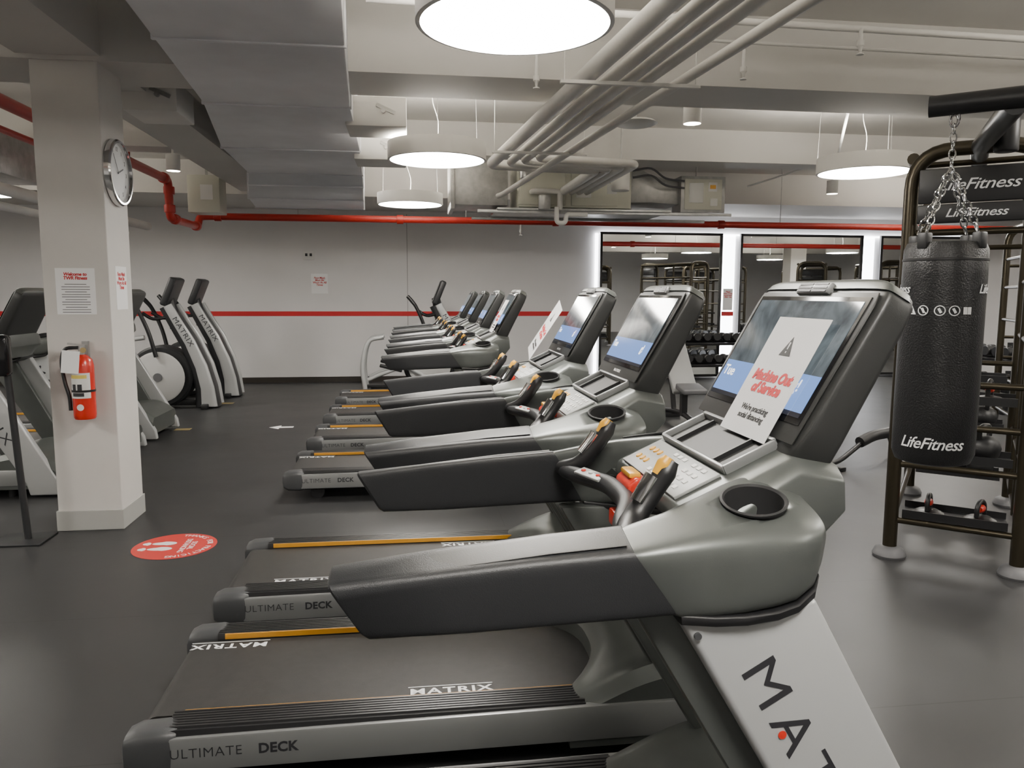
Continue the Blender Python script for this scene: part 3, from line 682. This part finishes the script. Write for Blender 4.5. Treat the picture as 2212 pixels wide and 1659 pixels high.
for q in ((2.65,4.4,3.05,3.2),(.85,5.15,2.98,3.6),(2.2,5.0,3.05,3.32),(1.75,12.0,2.55,2.75),(5.3,4.47,3.05,3.2)):sprinkler(*q)
RP=root('red_sprinkler_main',(-3,11.5,2.6),'thick red painted fire sprinkler main pipe along the wall','pipe')
mk('pipe_run',g_tube(fillet([(-3.02,-3,3.08),(-3.02,10.57,3.08),(-3.02,10.60,2.60),(-3.0,11.85,2.60),(-3.0,11.95,2.75),(-2.85,12.0,2.76),(16.3,12.0,2.76)],.09),.052,1,18),M_redpipe,RP)
for q,ax in (((-3.02,10.4,3.08),'y'),((-3.02,10.6,2.95),'z'),((-3.02,10.6,2.72),'z'),((-3.0,10.75,2.60),'y'),((-3.0,11.75,2.6),'y'),((-2.75,12,2.76),'x'),((-.1,12,2.76),'x'),((2.3,12,2.76),'x'),((5.,12,2.76),'x')):
    v=Vector(q);dd={'x':Vector((.05,0,0)),'y':Vector((0,.05,0)),'z':Vector((0,0,.05))}[ax]
    mk('pipe_coupling',g_cyl(v-dd,v+dd,.068,18),M_redpipe,RP,.008)
for x in (-1.6,.9,3.5,6.0,8.4):
    mk('hanger_rod',g_cyl((x,12,2.8),(x,12,3.65),.006,8),M_steel,RP)
run('red_branch_pipe',[(-3.35,-2,3.0),(-3.35,9.9,3.0),(-3.35,10.1,3.12),(-3.35,10.2,3.65)],.03,M_redpipe,'thin red sprinkler branch pipe beside the main','pipe')
run('ceiling_pipe',[(-3.8,-2,2.62),(-3.8,12.2,2.62)],.06,M_foam,lab,'pipe',.1,'insulated ceiling pipes')
run('ceiling_pipe',[(-4.1,-2,2.52),(-4.1,12.2,2.52)],.045,M_foam,lab,'pipe',.1,'insulated ceiling pipes')
DU=root('steel_duct',(-6.2,8.6,2.77),'dark galvanized rectangular steel duct under the ceiling','air duct')
mk('duct_body',g_box((-5.6,8.5,2.98),(3.6,.9,.42)),M_steel,DU,.01)
mk('duct_hanger',g_box((-6.8,8.5,3.4),(.03,.03,.5)),M_steel,DU)
mk('duct_hanger',g_box((-4.2,8.5,3.4),(.03,.03,.5)),M_steel,DU)
HB=root('steel_duct',(-2.72,11.3,2.8),'small galvanized steel box unit hanging near red pipe','air duct')
mk('duct_body',g_box((-2.72,11.3,2.98),(.42,.4,.5)),M_beige,HB,.01)
mk('box_label',g_box((-2.68,11.097,3.0),(.16,.004,.2)),M_lab,HB)
mk('duct_hanger',g_box((-2.72,11.3,3.4),(.03,.03,.5)),M_steel,HB)
# HVAC
HV=root('air_handler',(2.2,10.4,2.75),'beige metal air handling unit hung below the ceiling with ducts','air conditioner unit')
mk('unit_casing',g_box((2.2,10.55,3.10),(1.50,.9,.66)),M_beige,HV,.012)
for x in (1.75,2.45):mk('access_panel',g_box((x,10.09,3.08),(.62,.02,.56)),M_beige,HV,.004)
mk('unit_duct',g_box((.97,10.65,3.08),(.72,.7,.55)),M_steel,HV,.01)
mk('duct_collar',g_box((.60,10.65,3.06),(.06,.76,.62)),M_steel,HV,.01)
mk('drain_tray',g_box((2.3,10.5,2.73),(2.3,1.1,.03)),M_steel,HV,.004)
mk('support_channel',g_box((2.6,10.0,2.70),(3.4,.04,.04)),M_steel,HV,.004)
mk('support_channel',g_box((2.6,10.95,2.70),(3.4,.04,.04)),M_steel,HV,.004)
mk('side_duct',g_loft([[(x,10.5+b*.3,z+c*h) for b,c in ((-1,-1),(1,-1),(1,1),(-1,1))] for x,z,h in ((2.95,3.12,.26),(3.25,3.05,.18),(3.65,3.0,.15))]),M_steel,HV,.006)
for dz in (.07,-.02):mk('flexible_conduit',g_tube([(2.97,10.12,3.2+dz),(3.2,10.05,3.22+dz),(3.4,10.05,3.1+dz),(3.68,10.12,3.08+dz)],.014,5,8),M_pad,HV)
eb=mk('electrical_box',g_box((3.95,10.3,2.98),(.62,.35,.48)),M_steel,HV,.008)
mk('box_door',g_box((3.95,10.118,2.98),(.52,.01,.40)),M_beige,eb,.003)
for x,w,z,h in ((3.85,.2,3.0,.26),(4.08,.12,3.08,.12),(4.1,.1,2.88,.1)):mk('box_label',g_box((x,10.111,z),(w,.004,h)),M_lab,eb)
mk('warning_label',g_box((4.08,10.108,3.08),(.08,.004,.05)),M_yel,eb)
mk('brand_badge',xf(g_lathe([(0,0),(.17,0),(.17,.01),(0,.01)],Matrix.Diagonal((1,.45,1,1)),28),fm((2.70,10.075,3.30),(1,0,0),(0,0,1))),mat('badge_blue',(.03,.06,.35),.4),HV)
mk('brand_lettering',g_text('ON',.11,fm((2.73,10.062,3.30),(1,0,0),(0,0,1)),.001,1,.003,shear=.2),M_wlet,HV)
mk('unit_label',g_box((2.68,10.075,3.02),(.13,.006,.13)),M_lab,HV)
mk('unit_label',g_box((2.3,10.075,2.95),(.2,.006,.10)),M_lab,HV)
mk('valve_piping',g_tube(fillet([(1.6,10.0,2.95),(1.6,9.9,2.95),(1.95,9.9,2.95),(1.95,9.9,2.72)],.05),.035,1,12),M_foam,HV)
mk('valve_body',g_cyl((1.75,9.9,2.72),(1.75,9.9,2.9),.08,16),M_steel,HV,.01)
mk('valve_body',g_cyl((1.5,9.9,3.1),(1.5,9.9,3.2),.07,16),M_steel,HV,.01)
mk('condensate_trap',g_tube(fillet([(1.9,9.85,2.75),(1.9,9.85,2.55),(2.02,9.85,2.55),(2.02,9.85,2.66),(2.3,9.85,2.66)],.05),.03,1,12),M_white,HV)
mk('white_canister',g_cyl((2.55,9.2,2.88),(2.55,9.2,3.22),.11,22),M_white,HV,.01)
for x,y in ((1.5,10.1),(2.9,10.1),(1.5,11),(2.9,11),(3.95,10.4),(2.55,9.2)):
    mk('threaded_rod',g_cyl((x,y,3.2),(x,y,ZC),.008,8),M_steel,HV)
def downlight(x,y,z):
    S=root('cylinder_downlight',(x,y,z),'small white cylinder spotlight below the ceiling','ceiling light','cylinder downlights')
    mk('light_can',g_lathe([(.072,z),(.076,z+.004),(.076,z+.18),(.02,z+.18),(.02,z+.02),(.072,z+.02),(.072,z)],Matrix.Translation((x,y,0)),24),M_lampw,S)
    mk('light_lens',g_lathe([(0,z+.002),(.070,z+.002),(.070,z+.012),(0,z+.012)],Matrix.Translation((x,y,0)),24),M_dl,S)
    mk('light_stem',g_cyl((x,y,z+.12),(x,y,ZC if not(5.5<y<6.2) else ZB),.012,8),M_lampw,S)
downlight(2.40,6.45,3.08);downlight(-2.62,9.4,3.02);downlight(5.9,10.3,3.05);downlight(6.4,5.2,3.1)
SPK=root('ceiling_speaker',(1.95,6.6,3.08),'flat round white device hanging under the ceiling','ceiling speaker')
mk('speaker_disc',g_lathe([(0,3.08),(.16,3.085),(.19,3.10),(.16,3.12),(0,3.13)],Matrix.Translation((1.95,6.6,0)),32),M_lampw,SPK)
mk('speaker_stem',g_cyl((1.95,6.6,3.12),(1.95,6.6,ZC),.012,8),M_lampw,SPK)
# ---------------------------------------------------------------- pillar items
fy=5.57
def sheet(name,M,w,h,head,nl,label,hsize=.03,group=None):
    s=mk(name,xf(g_box((0,0,.001),(w,h,.002)),M),M_poster,None,smooth=False,label=label,cat='paper sign',group=group)
    mk('heading',g_text(head,hsize,M@Matrix.Translation((0,h*.5-hsize*(1.3+.5*head.count('\n')),.0024)),.0003,.95,.0012,shear=.15,line=.85),M_inkred,s)
    if nl:
        g=[]
        for k in range(nl):
            wv=w*(.72 if k%3 else .55)
            g.append(xf(g_box((0,h*.5-hsize*(1.6+head.count('\n'))-hsize*1.0-k*.017,.0026),(wv,.004,.0006)),M))
        mk('fine_print',join(*g),M_pad,s)
    return s
sheet('notice_poster',fm((-2.215,fy,1.655),(1,0,0),(0,0,1)),.25,.31,'Welcome to\nTWR Fitness',12,'white notice with red heading taped to the pillar',.03)
sheet('notice_poster',fm((-2.0,5.79,1.68),(0,1,0),(0,0,1)),.21,.30,'Face Mask\nMust Be\nWorn At All\nTimes',0,'white mask notice with red text on pillar side',.036)
CK=root('wall_clock',(-2.0,5.78,2.47),'round silver-rimmed wall clock mounted on the white pillar','wall clock')
MC=fm((-2.0,5.78,2.47),(0,1,0),(0,0,1))
mk('clock_rim',g_lathe([(.215,0),(.225,.01),(.225,.04),(.215,.05),(.202,.05),(.195,.025),(.195,0),(.215,0)],MC,48),M_chrome,CK)
mk('clock_face',g_lathe([(0,0),(.20,0),(.20,.02),(0,.02)],MC,48),M_clockf,CK)
mk('clock_numerals',join(*[g_text(str(k),.04,MC@Matrix.Translation((.160*math.sin(k*math.pi/6),.160*math.cos(k*math.pi/6),.021)),.0004) for k in range(1,13)]),M_pad,CK)
mk('clock_hand',xf(g_box((0,.05,.024),(.008,.11,.002)),MC@Matrix.Rotation(-1.2,4,'Z')),M_pad,CK)
mk('clock_hand',xf(g_box((0,.07,.027),(.005,.15,.002)),MC@Matrix.Rotation(.6,4,'Z')),M_pad,CK)
ex,ey=-2.17,fy-.085
EX=root('fire_extinguisher',(ex,ey,.80),'red fire extinguisher with black hose hung on the pillar','fire extinguisher')
TE=Matrix.Translation((ex,ey,0))
mk('cylinder_tank',g_lathe([(0,.80),(.062,.80),(.068,.81),(.070,.83),(.070,1.16),(.062,1.20),(.040,1.225),(.024,1.235),(0,1.235)],TE,32),M_ext,EX)
mk('valve_head',join(g_cyl((ex,ey,1.23),(ex,ey,1.29),.018,14),g_box((ex-.03,ey,1.30),(.11,.018,.012),Matrix.Rotation(.15,3,'Y')),g_box((ex-.03,ey,1.275),(.09,.018,.010),Matrix.Rotation(-.15,3,'Y'))),M_steel,EX)
mk('hose',g_tube([(ex-.02,ey,1.28),(ex-.10,ey-.01,1.27),(ex-.125,ey-.01,1.18),(ex-.11,ey-.015,1.05),(ex-.085,ey-.02,.95),(ex-.082,ey-.02,.86)],.012,5,10),M_black,EX)
mk('pressure_gauge',g_lathe([(0,0),(.018,0),(.018,.012),(0,.012)],fm((ex+.02,ey-.02,1.265),(1,0,0),(0,0,1)),16),M_gold,EX)
def curved(zc,zh,a0,a1,r):
    v=[];f=[];n=12
    for k in range(n+1):
        a=a0+(a1-a0)*k/n
        for z in (zc-zh,zc+zh):v.append(Vector((ex+r*math.cos(a),ey+r*math.sin(a),z)))
    for k in range(n):f.append((2*k,2*k+2,2*k+3,2*k+1))
    return v,f
mk('instruction_label',curved(1.03,.085,-2.6,-.6,.0712),M_lab,EX)
mk('instruction_label',curved(1.09,.012,-2.5,-.9,.0716),mat('label_yellow',(.7,.55,.12),.5),EX)
mk('label_pictogram',join(curved(1.02,.02,-2.3,-1.9,.0718),curved(1.02,.02,-1.75,-1.35,.0718),curved(.97,.012,-2.3,-1.2,.0718)),M_inkgray,EX)
mk('inspection_tag',g_box((ex-.045,ey-.075,1.19),(.11,.003,.15),Matrix.Rotation(.1,3,'Y')),M_poster,EX)
mk('strap_band',g_lathe([(.0705,.985),(.073,.985),(.073,1.0),(.0705,1.0),(.0705,.985)],TE,32),M_black,EX)
mk('round_emblem',xf(g_lathe([(0,0),(.022,0),(.022,.001),(0,.001)],None,20),fm((ex,ey-.0715,.885),(1,0,0),(0,0,1))),M_lab,EX)
mk('wall_bracket',g_box((ex,fy-.012,1.2),(.04,.03,.24)),M_steel,EX)
sx_=-2.565
ST=root('sanitizer_stand',(sx_,5.38,0),'black floor stand with pole and dispenser paddle','sanitizer stand')
mk('base_plate',g_box((sx_,5.38,.006),(.32,.28,.012)),M_char,ST,.003)
mk('pole',g_tube([(sx_+.03,5.38,.01),(sx_-.03,5.38,1.23)],.022,1,12),M_char,ST)
mk('dispenser',g_box((sx_-.065,5.36,1.24),(.15,.09,.27)),M_blackg,ST,.03,3)
FS=root('floor_sticker',(-1.53,5.13,0),'round red floor sticker with white footprints and lettering','floor sticker')
mk('sticker_disc',g_lathe([(0,.0005),(.26,.0005),(.26,.002),(0,.002)],Matrix.Translation((-1.53,5.13,0)),56),M_stk,FS)
MF=fm((-1.53,5.13,.0021),(0,-1,0),(1,0,0))
for s in (-1,1):
    pts=[(.036*math.cos(a)*(1.1 if math.sin(a)>0 else .8),.078*math.sin(a)) for a in [2*math.pi*k/20 for k in range(20)]]
    g=join(g_prism([(p[0],p[1]) for p in pts],0,.0008,'z'),g_prism([(p[0]*.8,p[1]*.33-.110) for p in pts],0,.0008,'z'))
    mk('shoe_print',xf(g,MF@Matrix.Translation((s*.055+0,-.08,0))),M_wlet,FS)
mk('sticker_lettering',g_text('SOCIAL\nDISTANCING',.050,MF@Matrix.Translation((0,.085,0)),.0005,.9,.0003,line=.9),M_wlet,FS)
mk('curved_lettering',join(*[g_text(ch,.050,MF@Matrix.Rotation(-a,4,'Z')@Matrix.Translation((0,.215,0)),.0005,1,.0003) for ch,a in zip('THANKS FOR PRACTICING',[-1.5+.15*k for k in range(21)]) if ch!=' ']),M_wlet,FS)
mk('floor_arrow',xf(g_prism([(-.15,0),(-.02,.13),(-.02,.045),(.14,.045),(.14,-.045),(-.02,-.045),(-.02,-.13)],.0005,.002,'z'),fm((-1.56,9.67,0),(1,0,0),(0,1,0))),M_poster,None,label='white arrow sticker on the black floor',cat='floor sticker')
sheet('notice_poster',fm((-1.60,YW,1.82),(1,0,0),(0,0,1)),.30,.36,'Face Mask\nMust Be\nWorn At All\nTimes',0,'white mask notice with red text on back wall',.05)
sheet('notice_poster',fm((6.25,YW-.051,1.55),(1,0,0),(0,0,1)),.20,.42,'Please\nWipe Down\nEquipment\nAfter Use',0,'white notice with red text between mirrors',.04)
SW=root('wall_outlet',(-1.78,YW,2.33),'small white outlet box with fixture on the back wall','wall outlet')
mk('cover_plate',g_box((-1.78,YW-.012,2.33),(.20,.024,.16)),M_lab,SW,.006)
for x in (-1.82,-1.74):mk('socket',g_box((x,YW-.03,2.34),(.04,.02,.05)),M_inkgray,SW)
for q in ((.60,4.95),(-2.72,9.75),(-2.7,12.0)):
    mk('outlet_plate',g_box((q[0],q[1]-.1,.002),(.18,.12,.004)),M_gold,None,label='flat yellowish power outlet plate on the floor',cat='floor outlet',group='floor outlet plates',smooth=False)
# ---------------------------------------------------------------- world + camera
w=bpy.data.worlds.new('world');SC.world=w;w.use_nodes=True
w.node_tree.nodes['Background'].inputs[0].default_value=(.9,.88,.85,1);w.node_tree.nodes['Background'].inputs[1].default_value=.3
yaw=math.radians(7.7);p=math.radians(6.7);roll=math.radians(0.2)
F=Vector((math.sin(yaw)*math.cos(p),math.cos(yaw)*math.cos(p),-math.sin(p)))
R=Vector((math.cos(yaw),-math.sin(yaw),0));U=R.cross(F)
R2=R*math.cos(roll)+U*math.sin(roll);U2=R2.cross(F)
cam=bpy.data.objects.new('camera',bpy.data.cameras.new('camera'));COL.objects.link(cam)
m=Matrix((R2,U2,-F)).transposed().to_4x4();m.translation=Vector((0,0,1.65));cam.matrix_world=m
cam.data.sensor_width=36;cam.data.lens=36*1662/2212;cam.data.clip_start=.05
SC.camera=cam
